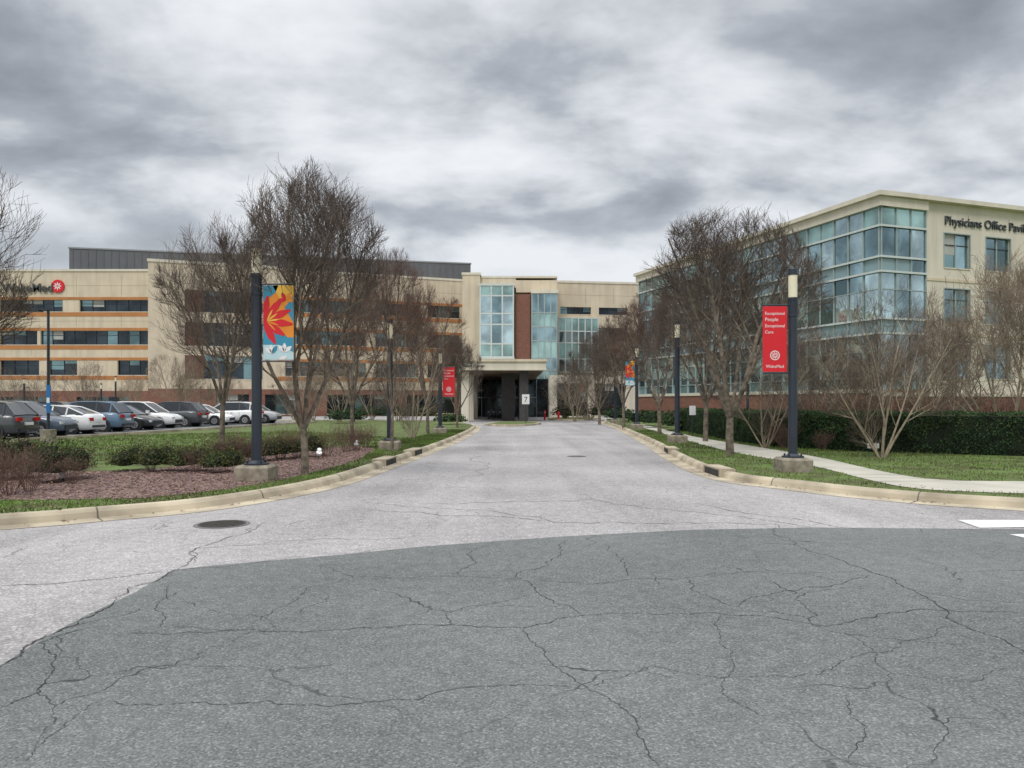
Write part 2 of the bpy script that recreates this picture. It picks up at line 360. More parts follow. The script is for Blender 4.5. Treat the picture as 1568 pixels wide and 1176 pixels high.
# ---------------------------------------------------------------- text
def text(s,size,m,mat4,parent=None,name='lettering',align='LEFT',ext=.02,off=0):
    cu=bpy.data.curves.new(name,'FONT'); cu.body=s; cu.size=size; cu.extrude=ext; cu.align_x=align; cu.offset=off; cu.materials.append(m)
    o=bpy.data.objects.new(name,cu); col.objects.link(o); 
    if parent: o.parent=parent
    o.matrix_local=mat4; return o
def frame4(o,u,n):
    m=Matrix.Identity(4); u=Vector((u[0],u[1],0)); n=Vector((n[0],n[1],0)); z=Vector((0,0,1))
    for i in range(3): m[i][0]=u[i]; m[i][1]=z[i]; m[i][2]=n[i]; m[i][3]=o[i]
    return m
# ---------------------------------------------------------------- lamps
def banner(par,x0,x1,z0,z1,style,arms_from):
    mb=MB()
    for z in (z0-.03,z1+.03): mb.cyl((arms_from,0,z),(x1 if abs(x1)>abs(x0) else x0,0,z),.018,.018,POST,8)
    mb.obj('banner_arms',par)
    b=MB(); w=x1-x0; h=z1-z0
    def q(pts,m,k): b.add([(x0+u*w,-.010-k*.002,z0+v*h) for u,v in pts],[list(range(len(pts)))],m)
    base=RED if style=='red' else ORG
    b.box(x0,x1,-.010,.010,z0,z1,base)
    if style=='red':
        b.obj('banner',par)
        fm=lambda u,v:frame4((x0+u*w,-.013,z0+v*h),(1,0),(0,-1))
        s=w*.178
        for i,t in enumerate(('Exceptional','People','Exceptional','Care')):
            text(t,s*(1.15 if i==1 else 1),WHITE,fm(.08,.87-i*.095),par,'banner_lettering',ext=.001)
        e=MB(); cx=x0+w*.5; cz=z0+h*.25; r=w*.2
        n=24; vs=[]
        for i in range(n):
            t=2*math.pi*i/n; vs+=[(cx+r*math.cos(t),-.013,cz+r*math.sin(t)),(cx+r*.82*math.cos(t),-.013,cz+r*.82*math.sin(t))]
        e.add(vs,[[2*i,(2*i+2)%(2*n),(2*i+3)%(2*n),2*i+1] for i in range(n)],WHITE)
        for i in range(8):
            t=2*math.pi*i/8+.2; c,s_=math.cos(t),math.sin(t)
            e.add([(cx+c*r*.12,-.013,cz+s_*r*.12),(cx+(c-s_*.28)*r*.45,-.013,cz+(s_+c*.28)*r*.45),(cx+c*r*.75,-.013,cz+s_*r*.75),(cx+(c+s_*.28)*r*.45,-.013,cz+(s_-c*.28)*r*.45)],[[0,1,2,3]],WHITE)
        e.obj('banner_emblem',par)
        text('WakeMed',w*.18,WHITE,fm(.5,.06),par,'banner_lettering','CENTER',.001)
    else:
        q([(0,.0),(1,.0),(1,.28),(.0,.2)],PALE,1); q([(0,.20),(0,.62),(.35,.5),(.8,.30),(1,.30),(1,.1),(.5,.2)],TEAL,2)
        q([(0,1),(0,.78),(.4,.9),(.5,1)],TEAL,1); q([(.3,1),(.55,.82),(1,.86),(1,1)],YEL,1); q([(1,.86),(.7,.7),(1,.5)],TEAL,1)
        def petal(cx,cy,a,l,wd,m,k):
            c,s=math.cos(a),math.sin(a); asp=w/h
            P=[(0,0),(.3,.8),(.65,1),(1,.25),(1,-.25),(.65,-1),(.3,-.8)]
            q([(min(1,max(0,cx+(c*u*l-s*v*wd))),min(1,max(0,cy+(s*u*l+c*v*wd)*asp))) for u,v in P],m,k)
        for i,a in enumerate((80,50,22,-6,-34,-62)): petal(.0,.52,math.radians(a),.98 if i in(1,2,3) else .85,.12,RED,3+i*.2)
        for a in (64,36,8,-20,-48): petal(.12,.52,math.radians(a),.42,.03,YEL if a>0 else ORG,5)
        for a in (120,60,180,0): petal(.75,.80,math.radians(a),.28,.07,ORG if a<100 else RED,4)
        for cx,cy,a in ((.3,.08,100),(.3,.08,60),(.3,.08,140),(.7,.1,90),(.7,.1,40),(.7,.1,130),(.5,.0,20)): petal(cx,cy,math.radians(a),.3,.07,WHITE if a%60 else TEAL,4.5)
        b.obj('banner',par)
def lamp(px,pyb,H,ban=None,side=1):
    x,y=G(px,pyb); e=empty('street_lamp',(x,y,.12)); mb=MB()
    pl=.33; w=.34
    mb.prism([(-w,-w),(w,-w),(w,w),(-w,w)],-.1,pl-.05,PLINTH)
    mb.add([(-w,-w,pl-.05),(w,-w,pl-.05),(w,w,pl-.05),(-w,w,pl-.05),(-w+.05,-w+.05,pl),(w-.05,-w+.05,pl),(w-.05,w-.05,pl),(-w+.05,w-.05,pl)],[[0,1,5,4],[1,2,6,5],[2,3,7,6],[3,0,4,7],[4,5,6,7]],PLINTH)
    mb.obj('plinth',e)
    mb=MB(); r=.098
    mb.cyl((0,0,pl),(0,0,pl+.035),.25,.25,POST,24); mb.cyl((0,0,pl+.035),(0,0,pl+.09),.17,.115,POST,24)
    for i in range(4):
        a=math.pi/4+i*math.pi/2; mb.cyl((.2*math.cos(a),.2*math.sin(a),pl+.03),(.2*math.cos(a),.2*math.sin(a),pl+.085),.022,.022,POST,6)
    zt=H-.12; l1=zt-.14; l0=l1-.52
    mb.cyl((0,0,pl+.08),(0,0,l0-.42),r*1.06,r,POST,24)
    mb.cyl((0,0,l0-.44),(0,0,l0-.38),r*1.2,r*1.2,POST,24)
    mb.cyl((0,0,l0-.38),(0,0,l0-.06),r*.98,r*.98,POST,24)
    for i in range(12):
        a=i*math.pi/6; mb.box(math.cos(a)*r*.98-.008,math.cos(a)*r*.98+.008,math.sin(a)*r*.98-.008,math.sin(a)*r*.98+.008,l0-.36,l0-.08,POST)
    mb.cyl((0,0,l0-.06),(0,0,l0),r*1.18,r*1.22,POST,24)
    mb.cyl((0,0,l1),(0,0,zt),r*1.12,r*1.12,POST,24); mb.cyl((0,0,zt),(0,0,zt+.02),r*1.0,r*.6,POST,24)
    o=mb.obj('post',e,smooth=True)
    md=o.modifiers.new('es','EDGE_SPLIT'); md.split_angle=math.radians(35)
    mb=MB(); mb.cyl((0,0,l0),(0,0,l1),r*1.02,r*1.02,LENS,24,False); mb.obj('lens',e,smooth=True)
    if ban:
        bw=.62; bh=1.52
        z1=H-1.02 if ban=='deco' else H-.98
        if side>0: banner(e,.14,.14+bw,z1-bh,z1,ban,.05)
        else: banner(e,-.14-bw*.9,-.14,z1-bh,z1,ban,-.05)
    return e
for a in [(393,745,5.02,'deco',1),(597,695,4.55,None,1),(674,668,4.45,'red',1),(703,648,4.9,None,1),
          (1214,730,4.82,'red',-1),(1037,683,5.0,None,1),(975,660,5.25,'deco',-1),(942,651,5.1,None,1),(898,643,4.9,'deco',-1),(866,642,4.8,None,1)]: lamp(*a)
x,y=G(74,684); e=empty('parking_lamp',(x,y,.13)); mb=MB()
mb.cyl((0,0,-.05),(0,0,.55),.28,.28,PLINTH,20); mb.cyl((0,0,.55),(0,0,5.3),.06,.05,POST,12); mb.box(-.62,.06,-.14,.14,5.24,5.32,POST); mb.box(-.85,-.3,-.17,.17,5.20,5.27,POST)
mb.obj('post',e)
mb=MB(); mb.box(-.02,.13,-.10,-.055,1.2,2.3,BLUE); mb.box(0,.11,-.11,-.1,1.6,1.8,WHITE); mb.obj('wayfinding_panel',e)
# ---------------------------------------------------------------- buildings
class Bld:
    def __init__(s,name): s.e=empty(name); s.parts={}
    def p(s,n):
        if n not in s.parts: s.parts[n]=MB()
        return s.parts[n]
    def done(s):
        for n,mb in s.parts.items():
            o=mb.obj(n,s.e); recalc(o.data)
class Fac:
    def __init__(s,b,p0,p1):
        s.b=b; s.o=Vector(p0); d=Vector(p1)-s.o; s.L=d.length; s.u=d.normalized(); s.n=Vector((s.u.y,-s.u.x))
    def pt(s,u,n): return tuple(s.o+s.u*u+s.n*n)
    def box(s,part,m,u0,u1,v0,v1,n0,n1):
        s.b.p(part).prism([s.pt(u0,n1),s.pt(u1,n1),s.pt(u1,n0),s.pt(u0,n0)],v0,v1,m)
    def ux(s,px):
        k=(px-CX)/F
        return (k*s.o.y-s.o.x)/(s.u.x-k*s.u.y)
    def wall(s,m,V0,V1,rows,U0=0,U1=None,gl=None,mod=1.5,band=None,rec=.35,joint=6.0):
        U1=s.L if U1 is None else U1; z=V0
        for v0,v1,ops in rows:
            s.box('walls',m,U0,U1,z,v0,-.5,0)
            if band:
                s.box('bands',band,U0,U1-.3,v1+.02,v1+.38,0,.05); s.box('bands',band,U0,U1-.3,v0-.62,v0-.10,0,.05)
            u=U0
            for a,b in ops:
                if a>u+.01: s.box('walls',m,u,a,v0,v1,-.5,0)
                s.window(a,b,v0,v1,gl or GLD,mod,rec)
                u=b
            if u<U1-.01: s.box('walls',m,u,U1,v0,v1,-.5,0)
            z=v1
        s.box('walls',m,U0,U1,z,V1,-.5,0)
        if joint:
            u=U0+joint
            while u<U1-1:
                z=V0
                for v0,v1,ops in rows+[(V1,V1,[])]:
                    s.box('joints',JOINT2,u-.025,u+.025,z+.62,v0-.64,-.01,.004); z=v1
                u+=joint
            z=V0
            for v0,v1,ops in rows+[(V1,V1,[])]:
                if v0-z>2.2: s.box('joints',JOINT2,U0+.02,U1-.02,(z+v0)/2-.02,(z+v0)/2+.02,-.01,.006)
                z=v1
    def window(s,a,b,v0,v1,gl,mod,rec):
        n=max(1,round((b-a)/mod)); w=(b-a)/n
        for i in range(n):
            g=gl
            if R.random()<.22: g=GLM
            s.box('glass',g,a+i*w,a+(i+1)*w,v0,v1,-rec-.05,-rec)
            if R.random()<.42:
                h=R.uniform(.2,.65)*(v1-v0); s.box('blinds',BLIND if R.random()<.45 else GLM,a+i*w+.05,a+(i+1)*w-.05,v1-h,v1,-rec,-rec+.01)
        for i in range(n+1):
            u=a+i*w; s.box('frames',FRAME if rec<.3 else DARKF,max(a,u-.04),min(b,u+.04),v0,v1,-rec+.011,-rec+.08)
        vm=v0+(v1-v0)*.68
        s.box('frames',DARKF,a,b,vm-.03,vm+.03,-rec+.012,-rec+.06)
        s.box('frames',BEIGE2,a-.02,b+.02,v0-.08,v0,-rec,.051)
    def curtain(s,u0,u1,vl,nu,n0=0.0,pick=None,mull=None,mw=.05):
        w=(u1-u0)/nu
        for j in range(len(vl)-1):
            for i in range(nu):
                g=pick(i,j) if pick else R.choice([GL1,GL1,GL2])
                t=R.uniform(-.012,.012)
                s.box('curtain_glass',g,u0+i*w,u0+(i+1)*w,vl[j],vl[j+1],n0-.12,n0-.001+t*.2)
        for i in range(nu+1): s.box('mullions',mull or FRAME,u0+i*w-mw,u0+i*w+mw,vl[0],vl[-1],n0+.006,n0+.10)
        for j,v in enumerate(vl): s.box('mullions',mull or FRAME,u0,u1,v-mw,v+mw,n0+.005,n0+.07)
JOINT2=M('panel_joint',(.34,.30,.23),.9,.05)
H=Bld('hospital_building')
A=Fac(H,(-100,100),(-48.2,100))
def opsA(*px): return [(A.ux(a),A.ux(b)) for a,b in px]
far_=[(1.0,22.0),(23,A.ux(-8))]
A.wall(BEIGE,3.4,19.3,[(5.5,7.45,far_+opsA((0,60),(75,118),(180,229))),(9.55,11.4,far_+opsA((0,57),(62,229))),(13.95,15.5,far_+opsA((0,96),(122,231)))],band=ORANGE)
A.wall(BRICK,0,3.4,[(.9,2.6,[(3,20),(25,38),(42,49)])],joint=None)
A.box('roof',BEIGE2,-.1,A.L,19.3,19.6,-.6,.12)
H.p('core').prism([(-100,100.6),(-48,100.6),(-48,118),(-100,118)],0,19.0,ROOFM)
text('WakeMed',1.62,SIGNG,frame4((XX(5,100),99.8,16.55),(1,0),(0,-1)),H.e,'hospital_sign',ext=.08,off=.01)
cx,cz=XX(88,99.8),ZZ(438,99.8); H.p('sign_emblem').cyl((cx,99.99,cz),(cx,99.8,cz),.85,.85,RED,32)
for i in range(8):
    t=i*math.pi/4; c,s_=math.cos(t),math.sin(t); r=.6
    H.p('sign_emblem').add([(cx+c*r*.1,99.79,cz+s_*r*.1),(cx+(c-s_*.3)*r*.5,99.79,cz+(s_+c*.3)*r*.5),(cx+c*r,99.79,cz+s_*r),(cx+(c+s_*.3)*r*.5,99.79,cz+(s_-c*.3)*r*.5)],[[0,1,2,3]],WHITE)
B=Fac(H,(-45.8,94.5),(-6.6,109))
u283,u310,u400,u430=B.ux(283),B.ux(312),B.ux(402),B.ux(425)
rowsB=[]
for v0,v1 in ((5.4,7.3),(9.65,11.55),(14.0,15.7)):
    rowsB.append((v0,v1,[(u430+1,B.ux(560)),(B.ux(575),B.ux(640)),(B.ux(655),B.ux(704))]))
B.wall(BEIGE,3.6,19.4,rowsB,U0=u430,band=ORANGE)
B.wall(BEIGE,3.6,19.6,[(v0-.6,v1+.7,[(u310,u400)]) for v0,v1 in ((5.5,7.2),(9.75,11.45),(14.1,15.6))],U1=u430,mod=2.2)
for v0,v1 in ((5.5,7.2),(9.75,11.45),(14.1,15.6)): B.box('brick_panels',BRICKD,u283,u310,v0-.6,v1+.7,-.1,.03)
B.wall(BRICK,0,3.6,[(.3,2.9,[(8,12),(14,18),(22,30),(33,40)])],joint=None)
B.box('roof',BEIGE2,-.1,u430,19.6,19.95,-.6,.12); B.box('roof',BEIGE2,u430,B.L,19.4,19.7,-.6,.1)
H.p('core').prism([B.pt(.3,-.6),B.pt(B.L,-.6),B.pt(B.L,-20),B.pt(.3,-20)],0,19.2,BEIGE)
Bs=Fac(H,(-48.3,101),(-45.8,94.5)); Bs.box('walls',BEIGE2,0,Bs.L,0,19.6,-.5,0)
P=Fac(H,(-62.5,106),(-6.5,118)); P.box('penthouse',GREY,0,P.L,18.5,23.6,-14,0); P.box('penthouse',M('coping',(.25,.26,.27),.5,.05),-.1,P.L+.1,23.6,23.8,-14.1,.1)
for i in range(int(P.L/1.0)): P.box('penthouse_ribs',GREY,i*1.0+.4,i*1.0+.5,18.6,23.55,.0,.06)
P2=Fac(H,(0.5,112),(4.5,112)); P2.box('penthouse',GREY,0,4,17,20.4,-4,0)
C=Fac(H,(XX(708,98),98),(XX(1000,98),98)); c=lambda px:C.ux(px)
C.box('walls',BEIGE,0,c(735),0,18.5,-8,0); C.box('walls',BEIGE,c(735),c(790),16.9,18.2,-8,-.6); C.box('walls',BEIGE,c(790),c(854),16.3,17.9,-8,-.6)
C.box('roof',BEIGE2,-.1,c(735)+.1,18.5,18.8,-8.1,.1); C.box('roof',BEIGE2,c(735)+.1,c(854),18.2,18.45,-8.1,-.5)
C.box('walls',BEIGE,c(735),c(854),0,16.3,-10,-1.4)
C.curtain(c(736),c(786),[7.7,9.4,11.9,13.3,15.6,16.9],3,n0=1.2,pick=lambda i,j:(GL3 if j in(0,4) else (GL1 if i==1 else GL2)),mull=WHITEF,mw=.09)
C.box('bay_frame',WHITEF,c(736)-.15,c(786)+.15,16.9,17.15,-1,1.35); C.box('bay_frame',WHITEF,c(736)-.15,c(786)+.15,7.45,7.7,-1,1.35)
C.box('bay_sides',GL3,c(736),c(786),7.7,16.9,-1.3,1.05)
C.box('brick_pier',BRICK,c(789),c(812),0,15.9,-1.3,.4)
C.curtain(c(814),c(852),[1,3.6,6,7.6,9.8,11.6,13.4,15.9],4,n0=1.2,pick=lambda i,j:(GL1 if j%2==0 else GL3),mull=FRAME,mw=.07)
C.box('bay_frame',BEIGE2,c(813),c(853)+.1,15.9,16.4,-1,1.4); C.box('bay_sides',GLS,c(814),c(852),1,15.9,-1.3,1.05)
D=Fac(H,(XX(853,103),103),(19,105)); dd=lambda px:D.ux(px)
D.wall(BEIGE,0,18.3,[(1,4,[(.5,9)]),(6.2,8,[(dd(917),dd(960))]),(10.3,12.2,[(dd(917),dd(960))]),(14.0,15.0,[(dd(858),dd(905)),(dd(917),dd(960))])],joint=4,mod=1.2)
D.box('roof',BEIGE2,0,D.L,18.3,18.6,-.6,.1)
D.curtain(dd(854),dd(914),[6,7.8,10,11.6,13.4],6,n0=.6,pick=lambda i,j:(GL3 if j%2 else GL2),mull=WHITEF,mw=.07); D.box('bay_sides',BEIGE,dd(854),dd(914),5.6,13.6,0,.45)
H.p('core').prism([(5,104.5),(19,105.6),(19,120),(5,120)],0,18,BEIGE)
cd=68
x0,x1=XX(701,cd),XX(836,cd)
Cn=Fac(H,(x0,cd),(x1,cd))
Cn.box('canopy',BEIGE2,0,Cn.L,4.85,5.50,-28,0); Cn.box('canopy',BEIGE,-.12,Cn.L+.12,5.50,5.72,-28,.15); Cn.box('canopy',BEIGE2,-.06,Cn.L+.06,4.72,4.85,-.6,.06)
PIER=M('entry_stone',(.055,.05,.048),.5,.2)
for nn in (-.9,-9.5,-18):
    Cn.box('canopy_columns',BEIGE2,.25,.95,0,4.85,nn-.7,nn)
    Cn.box('canopy_columns',PIER,Cn.L-2.4,Cn.L-1.6,0,4.85,nn-.9,nn)
Cn.box('entrance_wall',PIER,3.9,Cn.L-2.8,0,4.85,-27,-5)
Cn.box('entrance_wall',GLD,-.5,Cn.L+2,0,4.85,-28.2,-28)
Cn.box('entrance_wall',M('entry_wood',(.11,.065,.035),.7,.2),-1.0,-.3,0,4.85,-28,-12)
for i in range(9): Cn.box('entrance_frames',FRAME,i*1.0,i*1.0+.08,0,4.8,-28.0,-27.9)
Cn.box('entrance_frames',FRAME,0,Cn.L,2.4,2.55,-27.95,-27.88)
DL=M('ceiling_soffit',(.16,.11,.065),.6,.1); Cn.box('soffit',DL,.3,Cn.L-.3,4.66,4.70,-27,-.7)
text('Heart Center',.36,SIGNG,frame4((x0+.45,cd-.03,5.02),(1,0),(0,-1)),H.e,'canopy_lettering',ext=.02)
Lk=Fac(H,(x1+1.5,92),(16,95)); Lk.wall(BEIGE2,0,5.2,[(.6,4.2,[(1,5),(6,10)])],joint=None); H.p('core').prism([(x1+1.6,92.7),(16,95.7),(16,103),(x1+1.6,98)],0,5.1,ROOFM)
H.done()
# office pavilion
E=Bld('office_building'); c0=(25.0,51.0); u1=Vector((.326,-.945)); ur=Vector((.945,.326))
pl=(c0[0]-u1.x*34,c0[1]-u1.y*34); pr=(c0[0]+ur.x*48,c0[1]+ur.y*48)
EL=Fac(E,pl,c0); ER=Fac(E,c0,pr)
VL_=[2.7,3.5,5.3,6.5,7.5,9.5,10.7,11.7,13.8,15.1]
def pickE(i,j):
    if j in (3,6): return GLS if R.random()<.8 else GL1
    if j in (0,8): return GL3 if R.random()<.5 else GL2
    return R.choice([GL1,GL1,GL2,GL2,GL4])
EL.curtain(0.4,EL.L-.05,VL_,24,pick=pickE,mull=FRAME,mw=.035)
ER.curtain(.05,4.0,VL_,3,pick=pickE,mull=FRAME,mw=.035)
for v in (6.5,7.5,10.7,11.7,13.8): EL.box('floor_bands',WHITEF,0,EL.L+.15,v-.07,v+.07,.10,.18); ER.box('floor_bands',WHITEF,-.15,4.0,v-.07,v+.07,.10,.18)
EL.box('brick_base',BRICK,0,EL.L+.12,0,2.45,-.5,.12); EL.box('sill',BEIGE2,0,EL.L+.2,2.45,2.7,-.5,.2)
ER.box('brick_base',BRICK,-.1,ER.L,0,2.2,-.5,.121); ER.box('sill',BEIGE2,-.15,ER.L,2.2,2.45,-.5,.2); ER.box('brick_base',BRICK,-.1,4.0,2.45,2.65,-.5,.1)
EL.box('parapet',BEIGE2,0,EL.L+.25,15.1,15.75,-.6,.25); EL.box('parapet',BEIGE2,-.1,EL.L+.5,15.75,16.05,-.8,.5)
ER.box('parapet',BEIGE2,.0,4.05,15.1,15.75,-.6,.245); ER.box('parapet',BEIGE2,.0,ER.L,15.77,16.07,-.8,.49)
wins=[(5.74+k_*3.97,8.16+k_*3.97) for k_ in range(10)]
ER.wall(BEIGE2,2.45,15.77,[(3.5,5.9,wins),(7.45,9.8,wins),(11.3,13.7,wins)],U0=4.05,gl=GL1,mod=1.25,rec=.2,joint=3.97)
for a,b in wins:
    for v0,v1 in ((3.5,5.9),(7.45,9.8),(11.3,13.7)):
        for q_ in ((a-.08,a,v0,v1),(b,b+.08,v0,v1),(a-.08,b+.08,v1,v1+.08)): ER.box('window_surrounds',FRAME,*q_,-.1,.03)
ER.box('floor_bands',BEIGE,4.05,ER.L,10.3,10.5,0,.05); ER.box('floor_bands',BEIGE,4.05,ER.L,6.5,6.7,0,.05)
E.p('core').prism([EL.pt(.3,-.7),EL.pt(EL.L-.3,-.7),ER.pt(ER.L,-.7),ER.pt(ER.L,-34)],0,15.0,ROOFM)
E.p('core').prism([EL.pt(10,-6),EL.pt(22,-6),EL.pt(22,-14),EL.pt(10,-14)],15,16.5,GREY)
tp=ER.pt(5.7,.06); text('Physicians Office Pavilion',.88,SIGNG,frame4((tp[0],tp[1],14.3),ER.u,ER.n),E.e,'building_sign',ext=.05)
E.done()
# ---------------------------------------------------------------- trees
def gentree(seed,Ht,W,spread,stems,kids,mt,mtw,stemh=.12,up=.25,r0=.09,tw=.0042,envz=.60,clip=True):
    r=random.Random(seed); mb=MB()
    ez=Ht*envz; rz=Ht*(1-envz); rzl=Ht*(envz-.16)
    def out(q,k):
        if not clip: return False
        dz=(q.z-ez)/(rz if q.z>ez else rzl*1.15)
        a=math.atan2(q.y,q.x)
        e=1+.22*noise.noise(Vector((math.cos(a)*1.7+seed,math.sin(a)*1.7,q.z*.55)))
        return (q.x*q.x+q.y*q.y)/(W*W)+abs(dz)**2.3>(e*k)**2
    def tube(P,R0,R1,n,m):
        vs=[];k=len(P)
        for i,p in enumerate(P):
            d=(P[min(k-1,i+1)]-P[max(0,i-1)])
            if d.length<1e-6: d=Vector((0,0,1))
            d.normalize(); a=d.orthogonal().normalized(); b=d.cross(a); rad=R0+(R1-R0)*i/(k-1)
            for j in range(n):
                t=2*math.pi*j/n; vs.append(p+a*math.cos(t)*rad+b*math.sin(t)*rad)
        mb.add(vs,[[i*n+j,i*n+(j+1)%n,(i+1)*n+(j+1)%n,(i+1)*n+j] for i in range(k-1) for j in range(n)],m)
    def grow(p,d,l,rad,lv):
        segs=(7,5,4,3,2)[min(lv,4)]; P=[p.copy()]; q=p.copy(); dd=d.copy(); kk=r.uniform(.86,1.05) if lv<3 else r.uniform(.92,1.08)
        for i in range(segs):
            wob=(.10,.18,.20,.18,.14)[min(lv,4)]
            dd=(dd+Vector((r.uniform(-wob,wob),r.uniform(-wob,wob),r.uniform(-wob*.4,wob*.4)+up*(.12 if lv<1 else .48)/segs*3))).normalized()
            q=q+dd*l/segs
            if i>0 and out(q,kk): break
            P.append(q.copy())
        if len(P)<2: return
        last=lv>=len(kids); segs=len(P)-1
        re=max(tw*.6,rad*(.42 if not last else .5))
        tube(P,rad,re,(7,6,4,3,3)[min(lv,4)],mt if lv<2 else (mtw if lv>2 else mt))
        if last: return
        n=kids[lv]
        for c_ in range(n):
            t=(.22 if lv==0 else .15)+(.78 if lv==0 else .85)*((c_+r.random()*.8)/n); t=min(t,.99)
            x=t*segs; i=min(segs-1,int(x)); pp=P[i].lerp(P[i+1],x-i); ax=(P[i+1]-P[i]).normalized()
            pd=ax.orthogonal().normalized(); pd.rotate(Matrix.Rotation(r.uniform(0,6.283),3,ax))
            ang=math.radians(r.uniform(28,55) if lv<2 else r.uniform(20,45))
            nd=(ax*math.cos(ang)+pd*math.sin(ang)).normalized()
            if nd.z<-.05: nd.z*=.2; nd.normalize()
            nl=l*(.58,.58,.60,.66)[min(lv,3)]*(1.15-.45*t)*r.uniform(.75,1.2)
            grow(pp,nd,nl,max(tw,(rad+(re-rad)*t)*(.55 if lv<2 else .5)),lv+1)
    th=Ht*stemh
    base=Vector((0,0,-.05))
    if stems>1 and stemh>.05:
        top=Vector((r.uniform(-.05,.05),r.uniform(-.05,.05),th)); tube([base,top*.5+Vector((.02,0,0)),top],r0*1.45,r0*1.15,9,mt)
    else: top=base.copy()
    for s in range(stems):
        a=2*math.pi*(s+r.uniform(-.3,.3))/stems; tilt=spread*r.uniform(.5,1.1) if stems>1 else .05
        d=Vector((math.cos(a)*math.sin(tilt),math.sin(a)*math.sin(tilt),math.cos(tilt)))
        st=top+Vector((math.cos(a),math.sin(a),0))*(.05 if stemh>.05 else .09)
        grow(st,d,(Ht-th)*.90*r.uniform(.85,1.08),r0*r.uniform(.7,.95),0)
    me=mb.obj('bare_tree_mesh',link=False)
    zm=sorted(v[2] for v in mb.v)[int(len(mb.v)*.999)]; xm=sorted(abs(v[0]) for v in mb.v)[int(len(mb.v)*.985)]
    for p in me.polygons: p.use_smooth=True
    return me,zm,xm
TV=[gentree(1,7,1.95,.52,6,(7,6,6,5),BARK,TWIG,.16,.34,.068),
    gentree(5,7,2.1,.56,5,(7,7,6,4),BARK,TWIG,.22,.32,.07),
    gentree(9,7,2.6,.48,6,(6,6,5,3),BARKL,TWIG,.02,.3,.05),
    gentree(14,5,2.4,.62,7,(6,5,5,3),BARKL,TWIGL,.02,.25,.04),
    gentree(21,7,2.3,.5,5,(7,6,6,4),BARK,TWIGR,.2,.32,.07)]
SH=gentree(31,1.2,1,.45,22,(4,4),TWIGR,TWIGR,.0,.3,.008,tw=.003,clip=False)
def tree(v,px,pyb,H,W=None,rot=None,name='bare_tree'):
    x,y=G(px,pyb,.13); me,zm,xm=TV[v]; o=bpy.data.objects.new(name,me); col.objects.link(o)
    sz=H/zm; sx=sz if W is None else (W/2)/xm
    o.location=(x,y,.12); o.scale=(sx,sx,sz); o.rotation_euler=(0,0,rot if rot is not None else R.uniform(0,6.28)); return o
tree(0,467,728,6.75,3.5,0.4); tree(1,340,696,7.4,3.7); tree(4,600,693,6.5,2.2); tree(1,540,684,7.0,3.2); tree(4,655,664,7.4,3.6); tree(0,700,655,6.2,3.2); tree(2,632,672,5.4,3)
tree(0,1118,697,7.6,5.0,2.1); tree(1,1080,676,7.6,4.6); tree(4,1010,665,7.4,4.2); tree(1,955,655,7.4,4.6); tree(0,918,649,7.4,4.8); tree(2,880,644,6.0,5.0)
tree(2,1350,700,5.2,3.9); tree(2,1172,686,4.4,3.4); tree(3,1535,686,6.8,5.4); tree(3,1445,680,5.2,4.2); tree(3,1610,690,7,5); tree(2,1250,672,5.4,5); tree(3,1300,672,5.0,5); tree(2,1400,672,5.2,5)
tree(1,-128,716,8.4,5.2,1.0)
for px,pyb,Hh in ((15,643,5.2),(60,641,5.0),(135,641,6.2),(205,642,4.5),(272,643,6.5),(300,641,5),(345,642,4.5),(480,644,5.5),(520,646,6.5),(450,642,6),(610,645,6),(570,642,6.5),(865,641,6.0),(905,642,7)): tree(R.choice([2,3,2]),px,pyb,Hh,Hh*.75,name='bare_tree')
def twigs(px,py,s,sx=None):
    x,y=G(px,py,.13); o=bpy.data.objects.new('twiggy_shrub',SH[0]); col.objects.link(o); k_=s/SH[1]; o.scale=(k_*1.1,k_*1.1,k_); o.location=(x,y,.12); o.rotation_euler=(0,0,R.uniform(0,6))
for a in ((15,758,1.0),(45,752,.9),(-20,765,1.1),(110,742,.7),(300,724,.7),(330,716,.9),(380,712,.9),(430,704,1.1),(455,700,1.0),(500,699,1.0),(530,692,1.1),(400,706,.8),(546,690,1.0),(560,686,1.0),(230,722,.6),(360,704,.9),(1200,688,1.2),(1260,690,.8),
  (1320,672,2.4),(1380,672,2.4),(1420,671,2.6),(1465,671,2.5),(1500,670,2.6),(1545,671,2.8),(1590,671,2.6),(1285,672,2.2),(1240,672,2.1),(1200,670,2.0)): twigs(*a)
